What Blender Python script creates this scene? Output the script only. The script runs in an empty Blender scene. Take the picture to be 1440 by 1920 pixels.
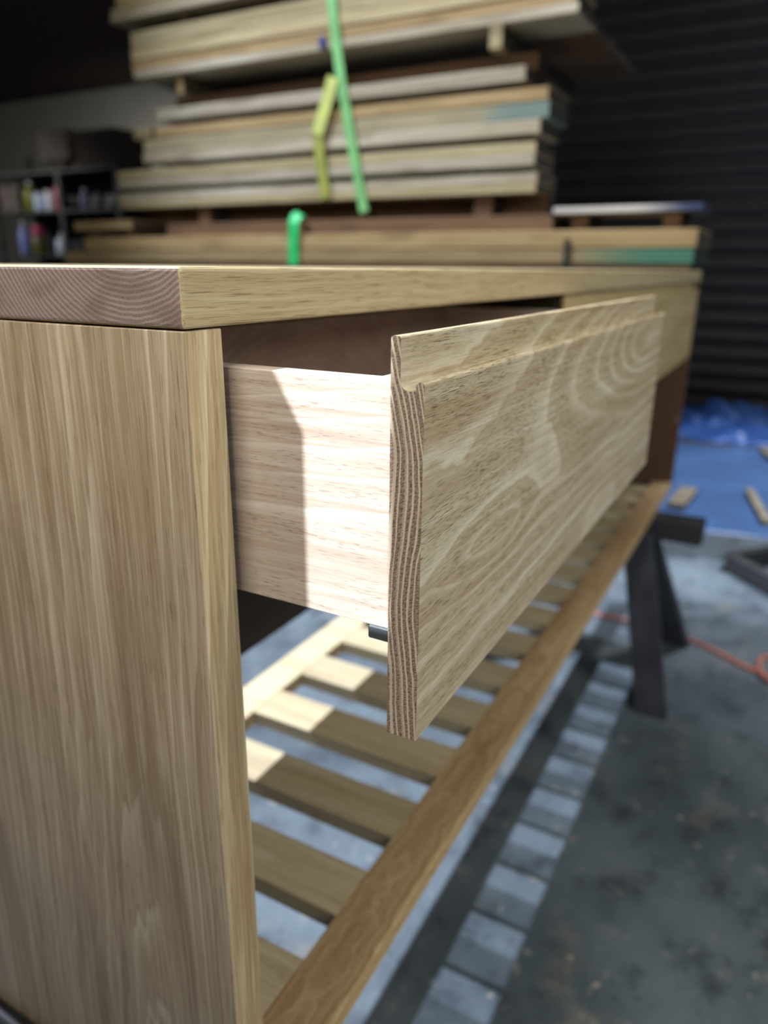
import bpy, bmesh, math, random
from mathutils import Vector, Matrix

random.seed(7)
D = bpy.data
SC = bpy.context.scene
COL = SC.collection
H0 = 1.170                      # height of the cabinet's top above the floor (m)


def W(x, y, z):
    """mm measured from the cabinet's near front top corner -> metres above the floor"""
    return Vector((x / 1000.0, y / 1000.0, z / 1000.0 + H0))


# ------------------------------------------------------------------ camera
yaw, pitch, roll = math.radians(61.484), math.radians(-18.498), math.radians(0.515)
fwd = Vector((math.sin(yaw) * math.cos(pitch), math.cos(yaw) * math.cos(pitch), math.sin(pitch)))
rgt = Vector((math.cos(yaw), -math.sin(yaw), 0))
up = rgt.cross(fwd)
r2 = rgt * math.cos(roll) + up * math.sin(roll)
u2 = -rgt * math.sin(roll) + up * math.cos(roll)
cam = D.cameras.new('camera')
camo = D.objects.new('camera', cam)
COL.objects.link(camo)
M = Matrix((r2, u2, -fwd)).transposed().to_4x4()
M.translation = W(-276.72, -263.64, -0.13)
camo.matrix_world = M
cam.sensor_fit = 'VERTICAL'
cam.sensor_height = 36.0
cam.lens = 1366.8 / 1920 * 36.0
cam.clip_start = 0.02
cam.dof.use_dof = True
cam.dof.focus_distance = 0.375
cam.dof.aperture_fstop = 4.6
SC.camera = camo

# ------------------------------------------------------------------ world, lights, exposure
SC.view_settings.view_transform = 'Standard'
SC.view_settings.look = 'None'
SC.view_settings.exposure = 0.0
SC.view_settings.gamma = 1.0
SC.view_settings.use_curve_mapping = False
wd = D.worlds.new('world')
SC.world = wd
wd.use_nodes = True
wd.node_tree.nodes['Background'].inputs[0].default_value = (0.80, 0.88, 1.0, 1)
wd.node_tree.nodes['Background'].inputs[1].default_value = 0.06


def aim(o, tgt):
    o.rotation_euler = (Vector(tgt) - o.location).to_track_quat('-Z', 'Y').to_euler()


def spot(name, loc, tgt, watts, col, deg, blend, rad):
    l = D.lights.new(name, 'SPOT')
    l.energy = watts
    l.color = col
    l.spot_size = math.radians(deg)
    l.spot_blend = blend
    l.shadow_soft_size = rad
    o = D.objects.new(name, l)
    COL.objects.link(o)
    o.location = loc
    aim(o, tgt)


def area(name, loc, tgt, watts, col, sx, sy):
    l = D.lights.new(name, 'AREA')
    l.shape = 'RECTANGLE'
    l.size, l.size_y = sx, sy
    l.energy = watts
    l.color = col
    o = D.objects.new(name, l)
    COL.objects.link(o)
    o.location = loc
    aim(o, tgt)


COOL = (0.84, 0.93, 1.12)
spot('high_bay_lamp', W(162, 4050, 6760), W(1500, 300, -300), 4500, COOL, 44, 0.5, 0.06)
spot('high_bay_lamp', W(1040, 4050, 6760), W(1500, 300, -300), 1900, COOL, 44, 0.5, 0.06)
spot('high_bay_lamp', W(4200, -1500, 5600), W(3750, -250, -1170), 1900, (0.90, 0.95, 1.08), 37, 0.9, 0.2)  # added fill for the blue sheet and floor, no such lamp seen
spot('task_lamp', W(-2000, -112, 60), W(31, -85, -118), 340, (0.92, 0.97, 1.08), 6.2, 0.3, 0.004)
area('left_fill', W(-1400, 250, 1500), W(0, 60, -150), 60, (1.0, 0.97, 0.90), 0.7, 0.5)  # added fill for the end panel, set behind the blocking sheet
area('front_fill', W(40, -1150, 480), W(220, 0, -250), 3.5, (0.99, 0.99, 0.95), 0.8, 0.6)  # added soft fill for the front faces
area('front_fill', W(-60, -2700, 1150), W(200, 0, -600), 46, (0.99, 0.99, 0.97), 1.6, 1.2)  # second added fill, wider, reaching slats and floor
area('ceiling_light', W(1000, -400, 4300), W(1000, -300, 0), 34, (0.95, 0.98, 1.0), 2.4, 0.6)
spot('wall_fill', W(5200, 5000, 1400), W(6640, 6800, 400), 170, (1.0, 0.97, 0.9), 95, 1.0, 0.2)  # added fill that brightens the grey wall, no lamp there
spot('shelf_fill', W(2300, 7600, 1500), W(4500, 6050, 350), 190, (1.0, 0.98, 0.95), 40, 0.8, 0.1)  # added fill that brightens the things on the shelving


# ------------------------------------------------------------------ node helper
class NT:
    def __init__(s, name):
        s.m = D.materials.new(name)
        s.m.use_nodes = True
        s.t = s.m.node_tree
        s.b = s.t.nodes['Principled BSDF']

    def node(s, typ, **props):
        n = s.t.nodes.new(typ)
        for k, v in props.items():
            setattr(n, k, v)
        return n

    def put(s, sock, v):
        if hasattr(v, 'is_output'):
            s.t.links.new(v, sock)
        else:
            if hasattr(sock.default_value, '__len__') and not hasattr(v, '__len__'):
                v = (v,) * len(sock.default_value)
            if hasattr(v, '__len__') and len(sock.default_value) == 4 and len(v) == 3:
                v = tuple(v) + (1,)
            sock.default_value = v

    def math(s, op, a, b=0.0, c=None, clamp=False):
        n = s.node('ShaderNodeMath', operation=op, use_clamp=clamp)
        s.put(n.inputs[0], a)
        s.put(n.inputs[1], b)
        if c is not None:
            s.put(n.inputs[2], c)
        return n.outputs[0]

    def add(s, a, b): return s.math('ADD', a, b)
    def sub(s, a, b): return s.math('SUBTRACT', a, b)
    def mul(s, a, b): return s.math('MULTIPLY', a, b)

    def step(s, v, lo, hi, a=0.0, b=1.0):
        n = s.node('ShaderNodeMapRange', interpolation_type='SMOOTHSTEP')
        s.put(n.inputs[0], v)
        for i, q in enumerate((lo, hi, a, b)):
            s.put(n.inputs[1 + i], q)
        return n.outputs[0]

    def xyz(s, x, y, z):
        n = s.node('ShaderNodeCombineXYZ')
        for i, q in enumerate((x, y, z)):
            s.put(n.inputs[i], q)
        return n.outputs[0]

    def sep(s, v):
        n = s.node('ShaderNodeSeparateXYZ')
        s.put(n.inputs[0], v)
        return n.outputs

    def noise(s, vec, scale=1.0, detail=2.0, rough=0.5, dist=0.0):
        n = s.node('ShaderNodeTexNoise')
        s.put(n.inputs['Vector'], vec)
        s.put(n.inputs['Scale'], scale)
        s.put(n.inputs['Detail'], detail)
        s.put(n.inputs['Roughness'], rough)
        s.put(n.inputs['Distortion'], dist)
        return n.outputs[0]

    def mix(s, f, a, b, mode='MIX'):
        n = s.node('ShaderNodeMix', data_type='RGBA', blend_type=mode)
        s.put(n.inputs[0], f)
        s.put(n.inputs[6], a)
        s.put(n.inputs[7], b)
        return n.outputs[2]

    def ramp(s, f, stops):
        n = s.node('ShaderNodeValToRGB')
        s.put(n.inputs[0], f)
        e = n.color_ramp.elements
        while len(e) < len(stops):
            e.new(0.5)
        for q, (p, c) in zip(e, stops):
            q.position = p
            q.color = tuple(c) + (1,) if len(c) == 3 else c
        return n.outputs[0]

    def coord(s): return s.node('ShaderNodeTexCoord').outputs['Object']
    def objnormal(s): return s.node('ShaderNodeTexCoord').outputs['Normal']
    def rnd(s): return s.node('ShaderNodeObjectInfo').outputs['Random']

    def bump(s, h, strength=0.3, dist=0.001):
        n = s.node('ShaderNodeBump')
        s.put(n.inputs['Strength'], strength)
        s.put(n.inputs['Distance'], dist)
        s.put(n.inputs['Height'], h)
        s.t.links.new(n.outputs[0], s.b.inputs['Normal'])

    def done(s, col=None, rough=None, metal=None, spec=None):
        if col is not None: s.put(s.b.inputs['Base Color'], col)
        if rough is not None: s.put(s.b.inputs['Roughness'], rough)
        if metal is not None: s.put(s.b.inputs['Metallic'], metal)
        if spec is not None: s.put(s.b.inputs['Specular IOR Level'], spec)
        return s.m


def srgb(r, g, b):
    f = lambda c: (c / 255 / 12.92) if c / 255 <= 0.04045 else ((c / 255 + 0.055) / 1.055) ** 2.4
    return (f(r), f(g), f(b))


def oak(name, axis='X', base=srgb(196, 172, 128), pale=srgb(214, 196, 160), dark=srgb(160, 128, 86),
        freq=160.0, cu=0.0, cv=-0.05, slope=0.0, wob=0.006, wobs=6.0, field=None, seed=0.0, use_rnd=False,
        pore=0.55, pores=(70.0, 1500.0, 1500.0), porecut=(0.60, 0.68), ring=0.8, streak=0.5, end=(0.60, 0.53, 0.49),
        endmix=None, rough=0.52, lit_edge=None):
    """solid oak: growth rings around an axis beside the board, open pores drawn out along the grain"""
    t = NT(name)
    c = t.sep(t.coord())
    ai = 'XYZ'.index(axis)
    a = c[ai]
    u, v = [c[i] for i in range(3) if i != ai]
    off = seed
    if use_rnd:
        off = t.add(t.mul(t.rnd(), 37.0), seed)
    ao = t.add(a, off)
    # slow wander of the pith line
    n1 = t.sub(t.noise(t.xyz(t.mul(ao, wobs), t.mul(u, 9.0), t.mul(v, 9.0)), 1.0, 2.0), 0.5)
    n2 = t.sub(t.noise(t.xyz(t.add(t.mul(ao, wobs * 4), 7.3), t.mul(u, 40.0), t.mul(v, 40.0)), 1.0, 2.0), 0.5)
    if field is None:
        du = t.sub(u, cu)
        dv = t.sub(t.add(v, t.mul(a, slope)), cv)
        if use_rnd:
            dv = t.add(dv, t.mul(t.rnd(), 0.03))
        r = t.math('SQRT', t.add(t.mul(du, du), t.mul(dv, dv)))
        r = t.add(r, t.add(t.mul(n1, wob * 2), t.mul(n2, wob * 0.35)))
        h = t.mul(r, freq)
    else:
        h = t.add(field(t, c), t.add(t.mul(n1, wob * freq * 2), t.mul(n2, wob * freq * 0.35)))
    f = t.math('FRACT', h)
    band = t.math('FRACT', t.mul(h, 0.37))
    col = t.ramp(f, [(0.0, base), (0.45, base), (0.70, [base[i] * .55 + pale[i] * .45 for i in range(3)]),
                     (0.80, pale), (0.87, pale), (0.93, [base[i] * .6 + dark[i] * .4 for i in range(3)]), (1.0, base)])
    flat = t.mix(ring, base, col)
    tone = t.noise(t.xyz(t.mul(ao, 2.2), t.mul(u, 30.0), t.mul(v, 30.0)), 1.0, 3.0)
    flat = t.mix(t.mul(t.step(tone, 0.42, 0.75), streak), flat, dark)
    flat = t.mix(t.mul(t.step(band, 0.55, 0.9), streak * 0.35), flat, dark)
    fine = t.noise(t.xyz(t.mul(ao, 9.0), t.mul(u, 420.0), t.mul(v, 420.0)), 1.0, 3.0, 0.6)
    flat = t.mix(t.step(fine, 0.45, 0.75, 0.0, 0.45), flat, pale)
    flat = t.mix(t.step(fine, 0.52, 0.28, 0.0, 0.40), flat, dark)
    # pores
    pn = t.noise(t.xyz(t.mul(ao, pores[0]), t.mul(u, pores[1]), t.mul(v, pores[2])), 1.0, 1.0)
    early = t.step(t.math('ABSOLUTE', t.sub(f, 0.35)), 0.45, 0.1, 0.25, 1.0)
    pm = t.mul(t.mul(t.step(pn, porecut[0], porecut[1]), early), pore)
    colr = t.mix(pm, flat, [q * 0.42 for q in dark])
    # end grain is darker and greyer
    nn = t.sep(t.objnormal())[ai]
    em = t.step(t.math('ABSOLUTE', nn), 0.75, 0.92)
    ecol = t.mix(1.0, colr, end, 'MULTIPLY')
    if endmix:
        ecol = endmix(t, c, h, f)
    colr = t.mix(em, colr, ecol)
    if lit_edge:  # front and back faces tinted, light put into the colour
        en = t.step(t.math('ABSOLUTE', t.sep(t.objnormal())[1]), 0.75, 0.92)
        colr = t.mix(en, colr, t.mix(1.0, colr, lit_edge, 'MULTIPLY'))
    if use_rnd:
        k = t.add(t.mul(t.rnd(), 0.28), 0.84)
        colr = t.mix(1.0, colr, t.xyz(k, k, k), 'MULTIPLY')
    t.bump(t.sub(1.0, pm), 0.35, 0.0006)
    return t.done(colr, rough, spec=0.35)


def gauss(t, x, z, x0, z0, sx, sz):
    dx = t.mul(t.sub(x, x0), 1.0 / sx)
    dz = t.mul(t.sub(z, z0), 1.0 / sz)
    return t.math('EXPONENT', t.mul(t.add(t.mul(dx, dx), t.mul(dz, dz)), -1.0))


def drawer_field(t, c):
    x, y, z = c
    h = t.mul(gauss(t, x, z, 0.68, -0.070, 0.34, 0.060), 7.5)
    h = t.add(h, t.mul(gauss(t, x, z, 0.140, -0.160, 0.070, 0.022), 1.6))
    h = t.add(h, t.mul(gauss(t, x, z, 0.50, -0.215, 0.30, 0.02), -1.2))
    h = t.add(h, t.mul(z, 14.0))
    h = t.add(h, t.mul(t.math('ABSOLUTE', t.add(z, 0.158)), -30.0))
    j = t.noise(t.xyz(t.mul(x, 55.0), t.mul(y, 60.0), t.mul(z, 160.0)), 1.0, 2.0)
    h = t.add(h, t.mul(t.sub(j, 0.5), 0.22))
    return t.add(h, t.mul(y, 60.0))


def drawer_end(t, c, h, f):
    """flat-sawn board end: pale wavy ring lines with short dark cells between them"""
    x, y, z = c
    wv = t.sub(t.noise(t.xyz(1.7, t.mul(y, 30.0), t.mul(z, 14.0)), 1.0, 3.0, 0.6), 0.5)
    ww = t.sub(t.noise(t.xyz(4.1, t.mul(y, 8.0), t.mul(z, 6.5)), 1.0, 2.0), 0.5)
    yy = t.add(y, t.add(t.mul(wv, 0.0060), t.mul(ww, 0.034)))
    yy = t.add(yy, t.mul(t.step(z, -0.115, -0.04), -0.014))
    ff = t.math('FRACT', t.mul(t.add(yy, t.mul(t.sub(t.noise(t.xyz(1.0, t.mul(yy, 260.0), 0.0), 1.0, 1.0), 0.5), 0.006)), 300.0))
    line = t.step(t.math('ABSOLUTE', t.sub(ff, 0.5)), 0.27, 0.12)
    cell = t.noise(t.xyz(2.0, t.mul(yy, 520.0), t.mul(t.add(z, t.mul(y, 0.55)), 1500.0)), 1.0, 1.0, 0.5)
    cm = t.mul(t.step(cell, 0.44, 0.58), t.sub(1.0, t.mul(line, 0.85)))
    base = t.mix(line, srgb(152, 130, 112), srgb(200, 186, 164))
    tone = t.noise(t.xyz(9.0, t.mul(y, 60.0), t.mul(z, 20.0)), 1.0, 2.0)
    base = t.mix(t.step(tone, 0.45, 0.7, 0, 0.5), base, srgb(160, 134, 106))
    return t.mix(t.mul(cm, 0.72), base, srgb(72, 56, 46))


def top_end(t, c, h, f):
    """end of the thick top board: cupped rings crossed by fine pores"""
    x, y, z = c
    wv = t.sub(t.noise(t.xyz(3.0, t.mul(y, 26.0), t.mul(z, 26.0)), 1.0, 3.0, 0.6), 0.5)
    rr = []
    for (yc, zc, sy) in ((0.036, 0.040, 1.0),):
        du = t.mul(t.sub(y, yc), sy)
        dv = t.sub(z, zc)
        rr.append(t.math('SQRT', t.add(t.mul(du, du), t.mul(dv, dv))))
    wl = t.sub(t.noise(t.xyz(5.0, t.mul(y, 9.0), t.mul(z, 9.0)), 1.0, 2.0), 0.5)
    r = t.add(rr[0], t.add(t.mul(wv, 0.005), t.mul(wl, 0.02)))
    q = t.mul(r, 330.0)
    ff = t.math('FRACT', q)
    line = t.step(t.math('ABSOLUTE', t.sub(ff, 0.5)), 0.32, 0.12)
    cell = t.noise(t.xyz(2.0, t.mul(y, 1500.0), t.mul(z, 800.0)), 1.0, 2.0, 0.7)
    cm = t.mul(t.step(cell, 0.47, 0.62), t.sub(1.0, t.mul(line, 0.75)))
    base = t.mix(t.mul(line, 0.5), srgb(138, 120, 112), srgb(176, 160, 150))
    tone = t.noise(t.xyz(9.0, t.mul(y, 30.0), t.mul(z, 60.0)), 1.0, 2.0)
    base = t.mix(t.step(tone, 0.4, 0.7, 0, 0.6), base, srgb(120, 98, 88))
    return t.mix(t.mul(cm, 0.55), base, srgb(80, 64, 58))


def panel_field(t, c):
    x, y, z = c
    du = t.add(t.sub(y, 0.066), t.mul(t.add(z, 0.3), 0.05))
    d = t.mul(t.math('MINIMUM', t.add(z, 0.80), 0.50), 0.085)
    r = t.math('SQRT', t.add(t.mul(du, du), t.mul(d, d)))
    j = t.noise(t.xyz(t.mul(x, 60.0), t.mul(y, 200.0), t.mul(z, 4.0)), 1.0, 3.0)
    s_ = t.noise(t.xyz(3.0, t.mul(y, 40.0), t.mul(z, 1.1)), 1.0, 2.0)
    h = t.add(t.mul(r, 118.0), t.mul(t.sub(j, 0.5), 0.45))
    return t.add(h, t.add(t.mul(t.sub(s_, 0.5), 2.6), t.mul(x, 60.0)))


OAK_TOP = oak('oak_top', 'X', srgb(184, 168, 128), srgb(198, 186, 150), srgb(152, 126, 84), freq=210, cu=0.10, cv=0.07,
              wob=0.006, wobs=7, pore=0.6, pores=(34, 1300, 1700), porecut=(0.55, 0.63), ring=0.6, streak=0.5, endmix=top_end)
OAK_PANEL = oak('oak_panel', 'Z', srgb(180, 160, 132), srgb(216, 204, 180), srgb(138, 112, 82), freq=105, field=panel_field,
                wob=0.004, wobs=4, pore=0.5, pores=(45, 1700, 1500), ring=0.72, streak=0.9, lit_edge=(1.10, 1.08, 0.90))  # front edge painted brighter, as if lit
OAK_FAR_SHADED = oak('oak_far_panel_shaded', 'Z', srgb(96, 70, 50), srgb(112, 84, 60), srgb(70, 50, 36), freq=120, wob=0.006)  # oak darkened to hold the shade on the far panel's inner face
OAK_DRAWER = oak('oak_drawer_front', 'X', srgb(178, 164, 131), srgb(216, 207, 182), srgb(152, 122, 82), freq=130,
                 field=drawer_field, wob=0.0042, wobs=8, pore=0.9, pores=(85, 2600, 3100), porecut=(0.57, 0.63),
                 ring=0.62, streak=0.45, endmix=drawer_end)
OAK_FRONT = oak('oak_closed_front', 'X', srgb(190, 170, 122), srgb(206, 190, 148), srgb(156, 128, 80), freq=120, cv=0.08)
OAK_BOX = oak('oak_drawer_box', 'X' if False else 'Y', srgb(182, 166, 150), srgb(206, 196, 182), srgb(150, 126, 108), freq=95,
              cu=-0.03, cv=-0.16, slope=0.10, wob=0.007, wobs=5, pore=0.40, pores=(140, 1600, 1500), ring=0.65, streak=0.55)
OAK_SLAT = oak('oak_slat', 'Y', srgb(206, 188, 148), srgb(220, 206, 174), srgb(160, 134, 96), freq=120, cv=-0.04, wob=0.005,
               use_rnd=True, ring=0.5, streak=0.5)
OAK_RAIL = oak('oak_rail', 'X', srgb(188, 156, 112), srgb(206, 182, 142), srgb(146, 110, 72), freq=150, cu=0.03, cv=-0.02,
               slope=0.02, wob=0.012, wobs=16, ring=0.9, streak=0.7, lit_edge=(1.12, 1.14, 1.04))  # front edge painted lighter than the top, as if lit
OAK_INNER_SHADED = oak('oak_inner_shaded', 'X', srgb(50, 41, 33), srgb(56, 46, 37), srgb(40, 33, 27), freq=100, cv=0.1)  # oak darkened to hold the shade inside the cabinet


def timber(name, base, pale, dark, seed, ends=0.92):
    t = NT(name)
    c = t.sep(t.coord())
    a = t.add(c[1], t.mul(t.rnd(), 53.0))
    n = t.noise(t.xyz(t.mul(a, 1.6), t.mul(c[0], 14.0), t.mul(c[2], 34.0)), 1.0, 3.0, 0.6)
    g = t.noise(t.xyz(t.mul(a, 5.0), t.mul(c[0], 120.0), t.mul(c[2], 150.0)), 1.0, 2.0)
    col = t.mix(t.step(n, 0.35, 0.65), base, pale)
    col = t.mix(t.step(g, 0.5, 0.75, 0, 0.55), col, dark)
    spots = t.noise(t.xyz(t.mul(a, 3.0), 0.0, t.mul(c[2], 12.0)), 1.0, 1.0)
    col = t.mix(t.step(spots, 0.62, 0.72, 0, 0.4), col, dark)
    ye = t.step(t.math('ABSOLUTE', t.sep(t.objnormal())[1]), 0.75, 0.95)
    col = t.mix(t.mul(ye, ends), col, srgb(30, 30, 29))
    k = t.add(t.mul(t.rnd(), 0.30), 0.80)
    col = t.mix(1.0, col, t.xyz(k, k, k), 'MULTIPLY')
    t.bump(g, 0.3, 0.002)
    return t.done(col, 0.75, spec=0.2)


TIM_PALE = timber('rough_timber_pale', srgb(146, 130, 94), srgb(168, 154, 118), srgb(104, 86, 54), 0)
TIM_GREY = timber('rough_timber_grey', srgb(150, 138, 112), srgb(176, 166, 144), srgb(110, 94, 70), 1)
TIM_BROWN_SHADED = timber('rough_timber_brown_shaded', srgb(88, 66, 46), srgb(106, 80, 56), srgb(60, 44, 30), 2)  # brown timber, also holds the shade of recessed boards and undersides
TIM_TAN = timber('rough_timber_tan', srgb(142, 118, 78), srgb(160, 136, 96), srgb(104, 80, 48), 3)


def tinted(name, base, tint, y0, y1):
    """board with sealing paint on the far end: colour goes over to the tint between y0 and y1 (m, along the board)"""
    t = NT(name)
    c = t.sep(t.coord())
    n = t.noise(t.xyz(t.mul(c[1], 4.0), t.mul(c[0], 20.0), t.mul(c[2], 60.0)), 1.0, 3.0)
    col = t.mix(t.step(n, 0.3, 0.7), base, [q * 0.72 for q in base])
    f = t.step(t.add(c[1], t.mul(t.sub(n, 0.5), 0.15)), y0, y1)
    col = t.mix(f, col, tint)
    ye = t.step(t.math('ABSOLUTE', t.sep(t.objnormal())[1]), 0.75, 0.95)
    return t.done(t.mix(t.mul(ye, 0.9), col, srgb(30, 30, 29)), 0.7, spec=0.2)


TIM_GREENEND = tinted('timber_green_end', srgb(140, 120, 84), srgb(64, 104, 82), -1.12, -1.5)
TIM_TEALEND = tinted('timber_teal_end', srgb(154, 142, 110), srgb(104, 118, 108), -0.72, -0.92)
TIM_BLUEEND = tinted('timber_blue_end', srgb(196, 188, 176), srgb(52, 58, 84), -0.02, -0.24)


def plain(name, col, rough=0.5, metal=0.0, var=0.12, scale=8.0, spec=0.4):
    t = NT(name)
    n = t.noise(t.coord(), scale, 3.0)
    c = t.mix(t.step(n, 0.3, 0.7), col, [q * (1 - 2 * var) for q in col])
    return t.done(c, rough, metal, spec)


def concrete():
    t = NT('concrete')
    c = t.coord()
    n = t.noise(c, 2.3, 6.0, 0.62)
    n2 = t.noise(c, 9.0, 5.0, 0.68)
    n3 = t.noise(c, 30.0, 4.0, 0.65)
    n4 = t.noise(c, 4.3, 4.0, 0.7)
    col = t.mix(t.step(n, 0.35, 0.66), srgb(104, 115, 121), srgb(76, 86, 92))
    col = t.mix(t.step(n2, 0.50, 0.68, 0, 0.8), col, srgb(52, 58, 64))
    col = t.mix(t.step(n4, 0.55, 0.72, 0, 0.6), col, srgb(128, 122, 108))
    col = t.mix(t.step(n2, 0.40, 0.28, 0, 0.6), col, srgb(142, 140, 134))
    col = t.mix(t.step(n3, 0.62, 0.70, 0, 0.75), col, srgb(176, 166, 148))
    col = t.mix(t.step(n3, 0.38, 0.30, 0, 0.8), col, srgb(32, 36, 40))
    t.bump(n3, 0.25, 0.003)
    return t.done(col, t.step(n, 0.3, 0.7, 0.42, 0.62), spec=0.4)


CONCRETE = concrete()
PLASTER = plain('grey_plaster', srgb(136, 134, 128), 0.85, var=0.05, scale=2.0)
DOOR_STEEL = plain('charcoal_door_steel', srgb(50, 49, 49), 0.42, 0.0, 0.08, 3.0)
FASCIA = plain('dark_brown_fascia', srgb(52, 38, 34), 0.8)
BLACKWOOD = oak('blackened_timber', 'Y', srgb(46, 46, 46), srgb(62, 62, 60), srgb(26, 25, 25), freq=120, pore=0.3, end=(0.7, 0.7, 0.7))
SLATE_LEG = plain('dark_grey_paint', srgb(64, 66, 74), 0.6, var=0.2, scale=20)
GUNMETAL = plain('grey_zinc', srgb(120, 130, 138), 0.35, 0.8)
BLACK = plain('black_steel', srgb(24, 24, 26), 0.5)
STRAP_GREEN = plain('green_webbing', srgb(118, 178, 108), 0.55, var=0.14, scale=14)
STRAP_LIME = plain('lime_webbing', srgb(184, 192, 104), 0.6, var=0.1, scale=10)
STRAP_OLIVE = plain('olive_webbing', srgb(150, 152, 66), 0.6)
STRAP_EMERALD = plain('emerald_webbing', srgb(42, 190, 104), 0.5, var=0.15, scale=20)
NAVY = plain('navy_cloth', srgb(30, 48, 110), 0.7)
CARDBOARD = plain('brown_cardboard', srgb(52, 43, 36), 0.85)
CARD_GREY = plain('grey_cardboard', srgb(92, 82, 78), 0.85)
SHELF_STEEL = plain('dark_green_steel', srgb(46, 52, 48), 0.55)
CORD = plain('salmon_rubber', srgb(206, 128, 110), 0.5)
TARP = plain('blue_tarpaulin', srgb(84, 130, 216), 0.3, var=0.18, scale=5)
SHEET = plain('blue_plastic_sheet', srgb(92, 126, 176), 0.28, var=0.12, scale=2.5)


# ------------------------------------------------------------------ mesh helpers (all sizes in mm)
def new_bm(): return bmesh.new()


def box(bm, x0, x1, y0, y1, z0, z1, bev=0.0, o=(0, 0, 0), seg=1):
    r = bmesh.ops.create_cube(bm, size=1.0)
    vs = r['verts']
    for v in vs:
        v.co = Vector((x0 + (v.co.x + .5) * (x1 - x0) - o[0], y0 + (v.co.y + .5) * (y1 - y0) - o[1],
                       z0 + (v.co.z + .5) * (z1 - z0) - o[2])) / 1000.0
    if bev:
        es = list({e for v in vs for e in v.link_edges})
        bmesh.ops.bevel(bm, geom=es, offset=bev / 1000.0, segments=seg, profile=0.5, affect='EDGES')


def beam(bm, p0, p1, w, d, o=(0, 0, 0), bev=0.0, side=Vector((0, 1, 0))):
    """square-section bar from p0 to p1, w along `side`, d across"""
    p0, p1 = Vector(p0) - Vector(o), Vector(p1) - Vector(o)
    ax = (p1 - p0).normalized()
    s = (side - ax * side.dot(ax)).normalized()
    q = ax.cross(s)
    vs = []
    for p in (p0, p1):
        for a, b in ((-1, -1), (1, -1), (1, 1), (-1, 1)):
            vs.append(bm.verts.new((p + s * a * w / 2 + q * b * d / 2) / 1000.0))
    for f in ((0, 3, 2, 1), (4, 5, 6, 7), (0, 1, 5, 4), (1, 2, 6, 5), (2, 3, 7, 6), (3, 0, 4, 7)):
        bm.faces.new([vs[i] for i in f])
    bmesh.ops.recalc_face_normals(bm, faces=bm.faces)
    if bev:
        bmesh.ops.bevel(bm, geom=list(bm.edges), offset=bev / 1000.0, segments=1, affect='EDGES')


def lathe(bm, prof, seg=20, o=(0, 0, 0)):
    rings = []
    for r, z in prof:
        rings.append([bm.verts.new(Vector((o[0] + r * math.cos(2 * math.pi * i / seg), o[1] + r * math.sin(2 * math.pi * i / seg),
                                           o[2] + z)) / 1000.0) for i in range(seg)])
    for a, b in zip(rings, rings[1:]):
        for i in range(seg):
            bm.faces.new((a[i], a[(i + 1) % seg], b[(i + 1) % seg], b[i]))
    bm.faces.new(list(reversed(rings[0])))
    bm.faces.new(rings[-1])


def tube(bm, pts, r, seg=8, o=(0, 0, 0)):
    pts = [Vector(p) - Vector(o) for p in pts]
    rings = []
    for i, p in enumerate(pts):
        tg = (pts[min(i + 1, len(pts) - 1)] - pts[max(i - 1, 0)]).normalized()
        a = tg.cross(Vector((0, 0, 1)))
        a = a.normalized() if a.length > 1e-4 else Vector((1, 0, 0))
        b = tg.cross(a)
        rings.append([bm.verts.new((p + (a * math.cos(2 * math.pi * k / seg) + b * math.sin(2 * math.pi * k / seg)) * r) / 1000.0)
                      for k in range(seg)])
    for a, b in zip(rings, rings[1:]):
        for k in range(seg):
            bm.faces.new((a[k], a[(k + 1) % seg], b[(k + 1) % seg], b[k]))
    bm.faces.new(rings[0])
    bm.faces.new(list(reversed(rings[-1])))
    bmesh.ops.recalc_face_normals(bm, faces=bm.faces)


def ribbon(bm, pts, w, th, o=(0, 0, 0)):
    """flat strap lying in a plane x = const: pts are (x, y, z) mm, w across, th thick"""
    pts = [Vector(p) - Vector(o) for p in pts]
    rows = []
    for i, p in enumerate(pts):
        tg = (pts[min(i + 1, len(pts) - 1)] - pts[max(i - 1, 0)]).normalized()
        nrm = Vector((-1, 0, 0))
        nrm = (nrm - tg * nrm.dot(tg))
        nrm = nrm.normalized() if nrm.length > 0.05 else Vector((0, 0, 1))
        s = tg.cross(nrm)
        rows.append([bm.verts.new((p + s * a * w / 2 + nrm * b * th / 2) / 1000.0) for a, b in ((-1, -1), (1, -1), (1, 1), (-1, 1))])
    for a, b in zip(rows, rows[1:]):
        for k in range(4):
            bm.faces.new((a[k], a[(k + 1) % 4], b[(k + 1) % 4], b[k]))
    bm.faces.new(rows[0])
    bm.faces.new(list(reversed(rows[-1])))
    bmesh.ops.recalc_face_normals(bm, faces=bm.faces)


def link(name, bm, m, parent=None, o=(0, 0, 0), smooth=False):
    """o: where the object's own origin stands, in mm from the cabinet corner (children: same frame as the parent's o)"""
    me = D.meshes.new(name)
    bm.to_mesh(me)
    bm.free()
    if smooth:
        for p in me.polygons: p.use_smooth = True
    me.materials.append(m)
    ob = D.objects.new(name, me)
    COL.objects.link(ob)
    if parent is None:
        ob.location = W(*o)
    else:
        ob.parent = parent
        ob.location = W(*o) - abs_loc(parent)
    return ob


ABS = {}


def abs_loc(ob):
    v = ob.location.copy()
    p = ob.parent
    while p:
        v += p.location
        p = p.parent
    return v


def empty(name, o, parent=None):
    e = D.objects.new(name, None)
    COL.objects.link(e)
    e.empty_display_size = 0.05
    if parent:
        e.parent = parent
        e.location = W(*o) - abs_loc(parent)
    else:
        e.location = W(*o)
    return e


def tag(ob, label, cat, group=None):
    ob['label'] = label
    ob['category'] = cat
    if group: ob['group'] = group
    return ob


def struct(ob, label=None):
    ob['kind'] = 'structure'
    if label: ob['label'] = label
    return ob


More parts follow.
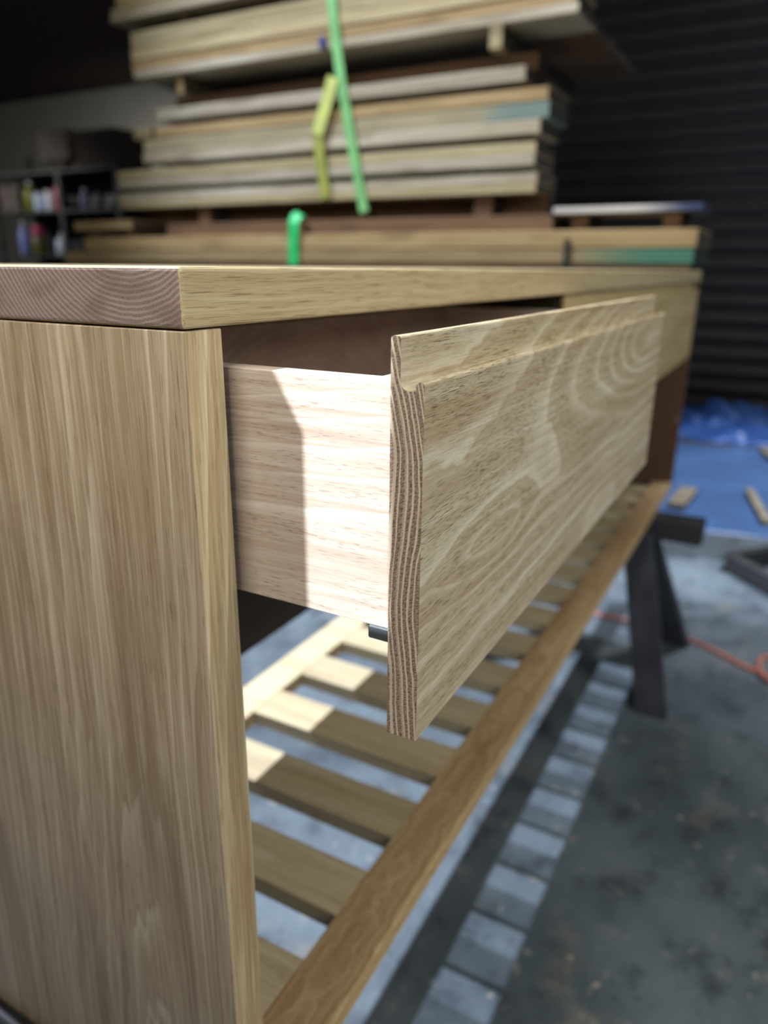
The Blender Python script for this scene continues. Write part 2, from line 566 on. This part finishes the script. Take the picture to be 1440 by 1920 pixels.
def sbox(name, m, dims, parent=None, o=None, bev=0.0, seg=1):
    """one box object; origin at its centre unless o is given"""
    x0, x1, y0, y1, z0, z1 = dims
    if o is None: o = ((x0 + x1) / 2, (y0 + y1) / 2, (z0 + z1) / 2)
    bm = new_bm()
    box(bm, *dims, bev=bev, o=o, seg=seg)
    return link(name, bm, m, parent, o)


FL = -1170.0          # floor level, mm below the cabinet's top

# ------------------------------------------------------------------ the room
struct(sbox('floor', CONCRETE, (-3500, 6800, -5000, 10200, FL - 120, FL), o=(0, 0, FL)))
struct(sbox('wall_back', PLASTER, (6640, 6840, 2300, 10200, FL, 2600)))
struct(sbox('wall_left', PLASTER, (-3500, 6640, 10000, 10200, FL, 2600)))
struct(sbox('trim_1', FASCIA, (5500, 6640, 2300, 10000, 1965, 2300)), 'dark brown fascia of the mezzanine over the grey wall')
struct(sbox('trim_2', DOOR_STEEL, (6560, 6720, 2180, 2300, FL, 2600)), 'guide rail beside the roller door')
struct(sbox('trim_3', FASCIA, (5520, 6640, 2300, 10000, 2301, 4600)), 'dark cladding of the upper storey over the fascia')
# roller door: each curved slat its own piece
door = struct(empty('door_1', (6640, -1000, FL)), 'dark charcoal ribbed roller door')
PITCH, Y0, Y1 = 144.0, -4600.0, 2180.0
bm = new_bm()
prof = []
for i in range(9):
    a = math.pi * i / 8
    prof.append((-34 * math.sin(a) ** 0.8, 8 + (PITCH - 16) * i / 8))
prof = [(0, 0)] + prof + [(0, PITCH), (18, PITCH), (18, 0)]
ends = []
for yy in (Y0, Y1):
    ends.append([bm.verts.new((px / 1000, (yy + 1000) / 1000, pz / 1000)) for px, pz in prof])
n = len(prof)
for i in range(n):
    bm.faces.new((ends[0][i], ends[0][(i + 1) % n], ends[1][(i + 1) % n], ends[1][i]))
bm.faces.new(ends[0]); bm.faces.new(list(reversed(ends[1])))
bmesh.ops.recalc_face_normals(bm, faces=bm.faces)
s0 = link('slat', bm, DOOR_STEEL, door, (6640, -1000, FL))
for k in range(1, 26):
    c = s0.copy()
    c.location = s0.location + Vector((0, 0, k * PITCH / 1000))
    COL.objects.link(c)

# ------------------------------------------------------------------ the vanity cabinet
CAB_BASE = -665.0
L, PT, DEP = 2156.0, 28.0, 430.0
cab = tag(empty('cabinet', (L / 2, DEP / 2, CAB_BASE)), 'long oak vanity cabinet with one drawer pulled open over a slatted shelf', 'cabinet')
O = (0, 0, 0)
sbox('top', OAK_TOP, (0, L, 0, DEP + 4, -30, 0), cab, O, bev=2.4, seg=3)
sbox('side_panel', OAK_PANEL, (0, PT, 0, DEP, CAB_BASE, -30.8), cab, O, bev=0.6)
sbox('side_panel', OAK_FAR_SHADED, (L - PT, L, 0, DEP, CAB_BASE, -30.8), cab, (L - PT, 0, 0), bev=0.6)
sbox('back_panel', OAK_INNER_SHADED, (PT, L - PT, 322, 336, -500, -31), cab, (PT, 322, 0))
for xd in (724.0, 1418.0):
    sbox('divider', OAK_INNER_SHADED, (xd, xd + 18, 22, 322, -246, -31), cab, (xd, 0, 0))
RX0, RX1 = PT + 2, 727.0
FR = [(RX0, RX1, -118.0, True), (735.0, 1425.0, 0.0, False), (1429.0, L - PT - 2, 0.0, False)]


def arc(cy, cz, r, a0, a1, n):
    return [(cy + r * math.cos(math.radians(a0 + (a1 - a0) * i / n)), cz + r * math.sin(math.radians(a0 + (a1 - a0) * i / n))) for i in range(n + 1)]


def front_profile(y0):
    """section of a drawer front with a routed finger pull; y0 = front face, depth 18"""
    b = y0 + 18
    p = []
    p += arc(b - 1.3, -29.8 - 1.3, 1.3, 0, 90, 3)              # rear top arris
    p += arc(b - 5.2 + 1.5, -29.8 - 1.5, 1.5, 90, 180, 3)      # front of the rear lip
    p += arc(y0 + 8.3, -50.5, 4.5, 0, -90, 5)                  # groove bottom, rear curve
    p += [(y0 + 6.3, -55.0)]
    p += arc(y0 + 6.3, -53.0, 2.0, -90, -150, 2)
    p += arc(y0 + 2.4, -52.4, 2.0, 20, 90, 3)
    p += arc(y0 + 2.0, -52.4, 2.0, 90, 180, 3)
    p += arc(y0 + 0.8, -245.2, 0.8, 180, 270, 2)
    p += arc(b - 0.8, -245.2, 0.8, 270, 360, 2)
    q = [p[0]]
    for a in p[1:]:
        if (a[0] - q[-1][0]) ** 2 + (a[1] - q[-1][1]) ** 2 > 1e-4: q.append(a)
    return q


def extrude_x(bm, prof, x0, x1, o):
    A, B = [[bm.verts.new((Vector((x, y, z)) - Vector(o)) / 1000.0) for y, z in prof] for x in (x0, x1)]
    n = len(prof)
    for i in range(n):
        bm.faces.new((A[i], A[(i + 1) % n], B[(i + 1) % n], B[i]))
    bm.faces.new(list(reversed(A)))
    bm.faces.new(B)
    bmesh.ops.recalc_face_normals(bm, faces=bm.faces)


for x0, x1, yf, opened in FR:
    dr = empty('drawer', ((x0 + x1) / 2, yf, -246), cab)
    dr['label'] = 'open oak drawer pulled out at the near end' if opened else 'closed oak drawer'
    bm = new_bm()
    oo = O if opened else (x0, 118, 0)
    extrude_x(bm, front_profile(yf), x0, x1, oo)
    fr = link('drawer_front', bm, OAK_DRAWER if opened else OAK_FRONT, dr, oo)
    fr['label'] = 'oak drawer front with routed finger pull'
    yb, ye = yf + 18, yf + 308
    sbox('drawer_side', OAK_BOX, (x0 + 1.5, x0 + 14.5, yb, ye, -183, -51), dr, O if opened else (x0, 0, 0), bev=0.7)
    sbox('drawer_side', OAK_BOX, (x1 - 14.5, x1 - 1.5, yb, ye, -183, -51), dr, O if opened else (x0, 0, 0), bev=0.7)
    sbox('drawer_back', OAK_BOX, (x0 + 14.5, x1 - 14.5, ye - 13, ye, -183, -51), dr)
    sbox('drawer_bottom', OAK_BOX, (x0 + 14.5, x1 - 14.5, yb, ye - 13, -176, -168), dr)
    if opened:
        sbox('box_front', OAK_BOX, (x0 + 14.5, x1 - 14.5, yb, yb + 12, -168, -51), dr)
        rc = sbox('runner_clip', GUNMETAL, (x0 + 1, x0 + 34, yb, yb + 13, -191, -183), dr, bev=0.8)
        rc['label'] = 'grey metal drawer runner clip'
    for xs in (x0 - 2, x1 - 12):
        sbox('runner', BLACK, (xs, xs + 14, 26, 300, -206, -186), dr)
# slatted shelf
SZ = -641.0
sh = empty('slatted_shelf', (L / 2, DEP / 2, CAB_BASE), cab)
sbox('rail', OAK_RAIL, (PT, L - PT, 0, 58, CAB_BASE, SZ), sh, (PT, 0, SZ), bev=0.8)
sbox('rail', OAK_SLAT, (PT, L - PT, 364, 420, CAB_BASE, SZ), sh, (PT, 364, SZ), bev=0.8)
bm = new_bm()
box(bm, -34, 34, 58, 364, CAB_BASE + 0.5, SZ - 0.5, bev=1.0, o=(0, 211, SZ))
s0 = link('slat', bm, OAK_SLAT, sh, (126, 211, SZ))
for k in range(2, 17):
    c = s0.copy()
    c.location = s0.location + Vector(((k - 1) * 0.126, 0, 0))
    COL.objects.link(c)


# ------------------------------------------------------------------ sawhorses under the cabinet
def sawhorse(xc, label, deep=62):
    zt = CAB_BASE - 1.5
    t = tag(empty('sawhorse', (xc, 215, FL)), label, 'sawhorse', 'sawhorses carrying the cabinet')
    sbox('beam', BLACKWOOD, (xc - 43, xc + 43, -134, 570, zt - deep, zt), t, bev=3)
    for yt, yf in ((38, -87), (398, 523)):
        for sgn in (-1, 1):
            bm = new_bm()
            o = (xc, yf, FL)
            foot, head = Vector((xc + sgn * 231, yf, FL)), Vector((xc + sgn * 30, yt, zt - 58))
            beam(bm, foot - (head - foot) * 0.06, head, 82, 34, o, 2)
            # cut the foot level with the floor
            bmesh.ops.bisect_plane(bm, geom=bm.verts[:] + bm.edges[:] + bm.faces[:], plane_co=(0, 0, 0.0005), plane_no=(0, 0, -1), clear_outer=True)
            bmesh.ops.holes_fill(bm, edges=[e for e in bm.edges if e.is_boundary])
            link('leg', bm, SLATE_LEG, t, o)
    return t


sawhorse(1848, 'dark timber sawhorse under the far end of the cabinet, legs seen')
sawhorse(30, 'dark sawhorse under the near end of the cabinet, mostly hidden', 140)


# ------------------------------------------------------------------ timber stack behind
def board(x0, x1, ya, yb, z0, z1, m, label, name='timber_board', group='boards of the timber stack', cat='board', bev=2.5):
    return tag(sbox(name, m, (x0, x1, ya, yb, z0, z1), bev=bev), label, cat, group)


UX = 2750
G1, G2, G3 = 'boards of the upper timber pack', 'boards of the top timber pack', 'boards of the lower timber pile'
board(UX, UX + 260, 714, 3014, 289, 325, TIM_PALE, 'pale rough board, lowest of the upper timber pack', group=G1)
board(UX + 3, UX + 260, 712, 3018, 326, 361, TIM_GREY, 'pale rough board lying on the lowest board of the upper pack', group=G1)
board(UX, UX + 260, 727, 3005, 386, 428, TIM_GREY, 'grey-white rough board, third from the bottom of the upper pack', group=G1)
board(UX + 2, UX + 260, 725, 3010, 429, 471, TIM_PALE, 'pale rough board, fourth from the bottom of the upper pack', group=G1)
board(UX, UX + 260, 714, 2808, 498, 549, TIM_GREY, 'greyish rough board just under the teal-ended board', group=G1)
board(UX + 2, UX + 260, 683, 2800, 551, 610, TIM_TEALEND, 'pale board with a teal-grey painted right end', group=G1)
board(UX, UX + 260, 690, 2716, 612, 656, TIM_TAN, 'tan rough board lying on the teal-ended board', group=G1)
board(UX - 2, UX + 200, 2735, 2858, 612, 662, TIM_PALE, 'short cream offcut at the left end beside the tan board', name='timber_offcut', group=G1)
board(UX - 2, UX + 260, 785, 2690, 684, 735, TIM_GREY, 'bright whitish board under the brown shaded board', group=G1)
board(UX + 95, UX + 260, 770, 2640, 737, 800, TIM_BROWN_SHADED, 'brown shaded board set back under the top pack', group=G1)
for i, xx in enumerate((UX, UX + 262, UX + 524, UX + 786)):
    board(xx, xx + 255, 600, 2825, 884, 917, TIM_BROWN_SHADED if i else TIM_GREY,  # rear boards darker, shade of the underside put into the colour
          ['thin pale board along the bottom front of the top pack', 'second board of the overhanging bottom layer, seen from below',
           'third board of the overhanging bottom layer, seen from below', 'rearmost board of the overhanging bottom layer, seen from below'][i], group=G2)
board(UX + 4, UX + 260, 612, 2835, 919, 962, TIM_TAN, 'tan board lying on the thin bottom board of the top pack', group=G2)
board(UX, UX + 260, 606, 2829, 963, 1010, TIM_PALE, 'pale board, third from the bottom of the top pack', group=G2)
board(UX + 3, UX + 260, 620, 2826, 1012, 1083, TIM_PALE, 'thick pale board right under the dark gap of the top pack', group=G2)
board(UX, UX + 260, 640, 2950, 1141, 1168, TIM_GREY, 'grey board just above the dark gap of the top pack', group=G2)
board(UX + 2, UX + 260, 640, 2941, 1169, 1197, TIM_PALE, 'pale board on the grey one above the dark gap', group=G2)
board(UX, UX + 260, 700, 2900, 1199, 1250, TIM_TAN, 'topmost tan board of the top pack', group=G2)


def sticker(x0, x1, y0, y1, z0, z1, m, label, grp):
    return board(x0, x1, y0, y1, z0, z1, m, label, name='timber_bearer', group=grp, cat='bearer', bev=1.5)


GS = 'bearers between the timber boards'
for (z0, z1, lo) in ((361, 386, 'between the second and third boards of the upper pack'), (471, 498, 'between the fourth and the grey boards of the upper pack'),
                     (656, 684, 'between the tan and the whitish boards of the upper pack'), (1083, 1141, 'in the dark gap of the top pack')):
    for yy, side in ((1000, 'right'), (2500, 'left')):
        sticker(UX + 60, UX + 250, yy, yy + 45, z0, z1, TIM_BROWN_SHADED, side + ' shaded bearer ' + lo, GS)
sticker(UX - 4, UX + 1030, 885, 937, 800.5, 883.5, TIM_PALE, 'cream bearer end sticking out under the right of the top pack', GS)
sticker(UX + 20, UX + 1030, 2522, 2560, 800.5, 883.5, TIM_TAN, 'pinkish bearer end under the left of the top pack', GS)

LX = 2620
board(LX, LX + 420, 84, 3329, 22, 72, TIM_GREENEND, 'long board of the lower pile with a green painted right end', group=G3)
board(LX + 2, LX + 420, 80, 3166, 78, 140, TIM_TAN, 'long tan board lying above the green-ended board', group=G3)
board(LX + 45, LX + 420, 610, 2600, 141, 200, TIM_BROWN_SHADED, 'brown shaded board on top of the lower pile', group=G3)
board(LX + 30, LX + 300, 78, 608, 201, 222, TIM_BLUEEND, 'thin pale board with a blue end, on the right of the lower pile', group=G3)
sticker(LX + 60, LX + 300, 150, 210, 140.5, 200.5, TIM_BROWN_SHADED, 'small block under the blue-ended thin board', GS)
sticker(LX + 60, LX + 300, 480, 540, 140.5, 200.5, TIM_BROWN_SHADED, 'second small block under the blue-ended thin board', GS)
board(LX + 10, LX + 300, 2807, 3240, 178, 222, TIM_TAN, 'short orange-tan offcut on the left of the lower pile', name='timber_offcut', group=G3)
sticker(LX + 40, LX + 280, 2830, 2890, 140.5, 177.5, TIM_BROWN_SHADED, 'dark block under the right of the orange-tan offcut', GS)
sticker(LX + 40, LX + 280, 3090, 3150, 140.5, 177.5, TIM_BROWN_SHADED, 'dark block under the left of the orange-tan offcut', GS)
sticker(LX + 150, LX + 290, 900, 980, 200.5, 288.5, TIM_BROWN_SHADED, 'brown bearer in the dark gap between pile and pack, right', GS)
sticker(LX + 150, LX + 290, 2400, 2480, 200.5, 288.5, TIM_BROWN_SHADED, 'brown bearer in the dark gap between pile and pack, left', GS)
for yy in (700, 1800, 2900):
    sticker(LX + 20, LX + 400, yy, yy + 50, 72.5, 77.5, TIM_BROWN_SHADED, 'thin packing strip under the long tan board at ' + {700: 'the right', 1800: 'the middle', 2900: 'the left'}[yy], GS)
zc = 21
for k, (h, ya, yb) in enumerate(((70, 92, 3300), (84, 100, 3280), (60, 88, 3300), (90, 98, 3290))):
    board(LX + 6 + 3 * (k % 2), LX + 420, ya, yb, zc - h, zc, (TIM_BROWN_SHADED, TIM_TAN)[k % 2],
          ['brown board directly under the green-ended board', 'tan board second under the green-ended board',
           'brown board third under the green-ended board', 'lowest board of the lower pile'][k], group=G3)
    zc -= h + 1
board(LX + 300, LX + 420, 720, 2980, 200.5, 288, TIM_BROWN_SHADED, 'added dark board blacking out the gap between the pile and the pack', group=G3)  # added only to keep the gap dark
rack = tag(empty('timber_rack', (LX + 210, 1700, FL)), 'dark steel rack carrying the lower timber pile', 'rack')
for yy in (420, 1700, 2980):
    sbox('crossbar', BLACK, (LX - 10, LX + 430, yy - 30, yy + 30, zc - 60, zc), rack, bev=2)
    for xx in (LX + 20, LX + 400):
        sbox('post', BLACK, (xx - 25, xx + 25, yy - 25, yy + 25, FL, zc - 60.2), rack, bev=2)

# straps
sx = UX - 7
bm = new_bm()
ribbon(bm, [(sx, 1690, 1275), (sx, 1649, 1061), (sx, 1640, 985), (sx - 2, 1605, 762), (sx - 2, 1545, 480), (sx, 1500, 275), (sx, 1490, 235)], 44, 4, (sx, 1600, 700))
tag(link('lashing_strap', bm, STRAP_GREEN, None, (sx, 1600, 700)), 'long bright green webbing strap hanging down the upper timber packs', 'strap')
bm = new_bm()
o = (sx - 8, 1690, 500)
ribbon(bm, [(sx - 8, 1640, 775), (sx - 9, 1668, 700), (sx - 10, 1727, 560)], 56, 3, o)
ls = tag(link('lashing_strap', bm, STRAP_LIME, None, o), 'yellow-green webbing strap folded beside the long green strap', 'strap')
bm = new_bm()
ribbon(bm, [(sx - 6, 1727, 562), (sx - 3, 1712, 430), (sx - 3, 1692, 298)], 50, 3, o)
link('strap_tail', bm, STRAP_OLIVE, ls, o)
bm = new_bm()
o = (LX - 8, 1783, 100)
ribbon(bm, [(LX - 8, 1792, 10), (LX - 8, 1788, 60), (LX - 9, 1784, 130), (LX - 12, 1778, 190), (LX + 4, 1770, 222), (LX + 34, 1768, 226)], 52, 5, o)
tag(link('lashing_strap', bm, STRAP_EMERALD, None, o), 'short emerald strap looped over the lower timber pile', 'strap')
bm = new_bm()
o = (LX - 6, 533, 60)
ribbon(bm, [(LX - 6, 533, 0), (LX - 6, 533, 110)], 22, 5, o)
tag(link('binding_strap', bm, BLACK, None, o), 'short black binding strap on the lower pile near the green end', 'strap')
bm = new_bm()
box(bm, UX - 14, UX - 2, 1682, 1712, 890, 935, 3)
tag(link('cloth_tag', bm, NAVY, None, (0, 0, 0)), 'small navy blue tag beside the long green strap', 'tag')

# ------------------------------------------------------------------ shelving at the back left
SX = 4500
rk = tag(empty('metal_shelving', (SX + 220, 5700, FL)), 'dark steel shelving with boxes and bottles left of the timber', 'shelf')
for yy in (4900, 5620, 6540):
    for xx in (SX, SX + 420):
        sbox('post', SHELF_STEEL, (xx, xx + 40, yy, yy + 45, FL, 794 if yy < 6000 else 1000), rk, bev=2)
sbox('back_panel', BLACK, (SX + 459.5, SX + 463, 4895, 6590, FL, 795), rk)  # black sheet added to make the bays dark
for z in (795, 470, 90, -400, -900):
    sbox('shelf', SHELF_STEEL, (SX + 2, SX + 458, 4895, 6590, z - 22, z), rk, bev=2)


def carton(y0, y1, x0, x1, z0, z1, m, label, name='carton', tilt=0.0):
    t = sbox(name, m, (x0, x1, y0, y1, z0, z1), o=((x0 + x1) / 2, (y0 + y1) / 2, z0), bev=4)
    bm = new_bm()
    box(bm, x0 - 1, x1 + 1, (y0 + y1) / 2 - 25, (y0 + y1) / 2 + 25, z1 - 30, z1 + 1.0, o=((x0 + x1) / 2, (y0 + y1) / 2, z0))
    link('packing_tape', bm, CARDBOARD if m is CARD_GREY else CARD_GREY, t, ((x0 + x1) / 2, (y0 + y1) / 2, z0))
    return tag(t, label, 'box')


carton(4915, 5395, SX + 30, SX + 430, 796, 1085, CARDBOARD, 'dark brown cardboard carton on the right of the top shelf')
carton(5430, 5500, SX + 60, SX + 200, 796, 860, CARD_GREY, 'small tan carton between the two larger ones on the shelf top')
carton(5560, 5700, SX + 40, SX + 260, 796, 872, CARDBOARD, 'low dark box under the grey carton on the shelf top')
carton(5470, 5850, SX + 10, SX + 380, 960 - 87, 1110, CARD_GREY, 'grey-brown carton raised on a low box on the shelf top')


def bottle(y, x, z, r, h, col, label, name='bottle', cat='bottle', capc=(200, 200, 200), grp=None):
    t = new_bm()
    lathe(t, [(r * .92, 0), (r, 4), (r, h * .66), (r * .8, h * .74), (r * .36, h * .82), (r * .36, h * .88)], 18)
    ob = link(name, t, plain('paint_' + label[:18].replace(' ', '_'), srgb(*col), 0.4, var=0.05), None, (x, y, z), True)
    c = new_bm()
    lathe(c, [(r * .42, h * .87), (r * .42, h)], 14)
    link('bottle_cap', c, plain('cap_' + label[:14], srgb(*capc), 0.4), ob, (x, y, z))
    return tag(ob, label, cat, grp)


def can(y, x, z, r, h, col, label, name='paint_can', cat='can', lid=(170, 172, 176)):
    t = new_bm()
    lathe(t, [(r * .97, 0), (r, 3), (r, h - 6), (r * .97, h - 3)], 20)
    ob = link(name, t, plain('can_' + label[:18].replace(' ', '_'), srgb(*col), 0.4, var=0.05), None, (x, y, z), True)
    c = new_bm()
    lathe(c, [(r * .96, h - 4), (r * 1.02, h - 2), (r * 1.02, h + 4), (r * .9, h + 4)], 20)
    link('lid', c, plain('lid_' + label[:14], srgb(*lid), 0.35, 0.6), ob, (x, y, z))
    return tag(ob, label, cat)


# middle shelf (stands at z 470), seen left to right
carton(6240, 6500, SX + 30, SX + 330, 471, 700, CARD_GREY, 'grey open-fronted box on the far left of the middle shelf')
bottle(6160, SX + 110, 471, 62, 260, (128, 130, 40), 'olive green bottle on the middle shelf beside the grey box')
can(6020, SX + 100, 471, 60, 150, (196, 210, 236), 'pale blue can beside the olive bottle on the middle shelf')
can(5885, SX + 120, 471, 66, 165, (206, 212, 220), 'white can between the pale blue can and the red one')
can(5740, SX + 90, 471, 48, 195, (176, 52, 76), 'red can next to the middle post of the shelving', lid=(120, 40, 50))
bottle(5420, SX + 90, 471, 42, 170, (104, 104, 140), 'small violet-grey bottle right of the middle post')
# lower shelf (stands at z 90)
bottle(6330, SX + 110, 91, 52, 300, (130, 140, 200), 'tall blue-white bottle on the lower shelf, leftmost there')
can(6130, SX + 110, 91, 66, 160, (92, 90, 36), 'olive can on the lower shelf with a pink can on top')
can(6120, SX + 110, 91 + 164.5, 58, 92, (170, 54, 90), 'pink can standing on the olive can', lid=(150, 60, 90))
bottle(5790, SX + 110, 91, 70, 190, (190, 200, 220), 'stout white bottle on the lower shelf beside the middle post')

# ------------------------------------------------------------------ on the floor to the right
def crumple(name, m, x0, x1, y0, y1, hmax, label, nx=60, ny=60, seed=3.0):
    from mathutils import noise
    bm = new_bm()
    o = ((x0 + x1) / 2, (y0 + y1) / 2, FL)
    g = []
    for i in range(nx + 1):
        row = []
        for j in range(ny + 1):
            a, b = i / nx, j / ny
            e = min(a, 1 - a, b, 1 - b) * 4
            e = min(1, e) ** 0.6
            p = Vector((a * 5 + seed, b * 5, seed))
            hh = abs(noise.noise(p)) * 1.1 + 0.35 * abs(noise.noise(p * 2.6)) + 0.25
            jx = noise.noise(p * 1.3 + Vector((9, 0, 0))) * 70
            jy = noise.noise(p * 1.3 + Vector((0, 9, 0))) * 70
            row.append(bm.verts.new(Vector((x0 + a * (x1 - x0) + jx - o[0], y0 + b * (y1 - y0) + jy - o[1], 2 + e * hh * hmax)) / 1000.0))
        g.append(row)
    for i in range(nx):
        for j in range(ny):
            bm.faces.new((g[i][j], g[i + 1][j], g[i + 1][j + 1], g[i][j + 1]))
    ob = link(name, bm, m, None, o, True)
    md = ob.modifiers.new('solid', 'SOLIDIFY')
    md.thickness = 0.002
    return tag(ob, label, 'tarp')


crumple('tarpaulin', TARP, 5350, 6450, -900, 560, 210, 'crumpled bright blue tarpaulin heaped before the roller door')
crumple('plastic_sheet', SHEET, 3290, 5230, -1000, 330, 10, 'flat blue plastic sheet spread over the floor', 40, 30, 8.0)
bm = new_bm(); o = (3700, -260, FL)
beam(bm, (3520, -300, FL + 24), (4080, -190, FL + 24), 40, 22, o, 2)
tag(link('timber_offcut', bm, TIM_GREY, None, o), 'pale stick lying on the blue plastic sheet', 'offcut')
bm = new_bm(); o = (5000, -260, FL)
beam(bm, (4820, -330, FL + 26), (5200, -215, FL + 26), 60, 26, o, 2)
tag(link('timber_offcut', bm, TIM_GREY, None, o), 'whitish offcut near the crumpled tarpaulin', 'offcut')
bm = new_bm(); o = (3700, 100, FL)
beam(bm, (3560, 120, FL + 30), (3900, 96, FL + 30), 90, 30, o, 3)
tag(link('timber_offcut', bm, TIM_GREY, None, o), 'bright short offcut on the sheet just past the cabinet end', 'offcut')
# low dolly frame
dz = -1090
dol = tag(empty('dolly', (2850, -420, FL)), 'low dark timber dolly frame on the floor at the right', 'dolly')
A, B, C_, D_ = (2840, -180), (2420, -560), (2760, -900), (3180, -520)
for p, q in ((A, B), (B, C_), (C_, D_), (D_, A)):
    bm = new_bm(); o = (p[0], p[1], FL)
    beam(bm, (p[0], p[1], dz - 35), (q[0], q[1], dz - 35), 40, 70, o, 3, side=Vector((p[1] - q[1], q[0] - p[0], 0)).normalized())
    link('rail', bm, BLACKWOOD, dol, o)
for p in (A, B, C_, D_):
    bm = new_bm()
    box(bm, p[0] - 25, p[0] + 25, p[1] - 25, p[1] + 25, FL, dz - 71, o=(p[0], p[1], FL))
    link('foot', bm, BLACK, dol, (p[0], p[1], FL))
# extension cord
pts = [(2300, 900), (2200, 500), (2165, 330), (2153, 187), (2158, 58), (2150, -40), (2112, -138), (2060, -230), (2012, -305), (1995, -360)]
sm = []
for i in range(len(pts) - 1):
    for k in range(5):
        t_ = k / 5
        p0, p1, p2, p3 = [Vector(pts[max(0, min(len(pts) - 1, i + d))]) for d in (-1, 0, 1, 2)]
        sm.append(0.5 * ((2 * p1) + (p2 - p0) * t_ + (2 * p0 - 5 * p1 + 4 * p2 - p3) * t_ ** 2 + (-p0 + 3 * p1 - 3 * p2 + p3) * t_ ** 3))
cpts = [(v.x, v.y, FL + 7) for v in sm]
for k in range(34):
    a = k / 33 * 2.9 * math.pi
    rr = 88 - 9 * (k / 33) + 8 * math.sin(k * .9)
    cpts.append((2040 + rr * math.cos(a + 2.6) * 1.1, -412 + rr * math.sin(a + 2.6), FL + 7 + max(0, k - 16) * 0.8))
bm = new_bm()
tube(bm, cpts, 6.5, 8, (2100, -100, FL))
tag(link('extension_cord', bm, CORD, None, (2100, -100, FL), True), 'salmon pink cord running over the concrete and coiled at the right', 'cord')

# added unseen sheet; shades the end panel, its slot shapes the task lamp's beam
bm = new_bm()
o = (-709, 140, FL)
poly = [(-300, FL), (-300, 240), (-104.5, 240), (-104.5, -97), (-71, -97), (-71, -31), (-59, -10), (-40, 22), (-40, 640), (560, 640), (560, FL)]
A, B = [[bm.verts.new((Vector((x, y, z)) - Vector(o)) / 1000.0) for y, z in poly] for x in (-718, -700)]
n = len(poly)
for i in range(n):
    bm.faces.new((A[i], A[(i + 1) % n], B[(i + 1) % n], B[i]))
bm.faces.new(A)
bm.faces.new(list(reversed(B)))
bmesh.ops.recalc_face_normals(bm, faces=bm.faces)
blocker = tag(link('shade_sheet', bm, TIM_TAN, None, o), 'added light-blocking sheet with a slot cut down from its top, left of the cabinet', 'sheet')
for yy in (40, 460):
    for x0 in (-1000, -699.5):
        sbox('foot', BLACKWOOD, (x0, x0 + 281.5, yy - 30, yy + 30, FL, FL + 70), blocker, bev=2)
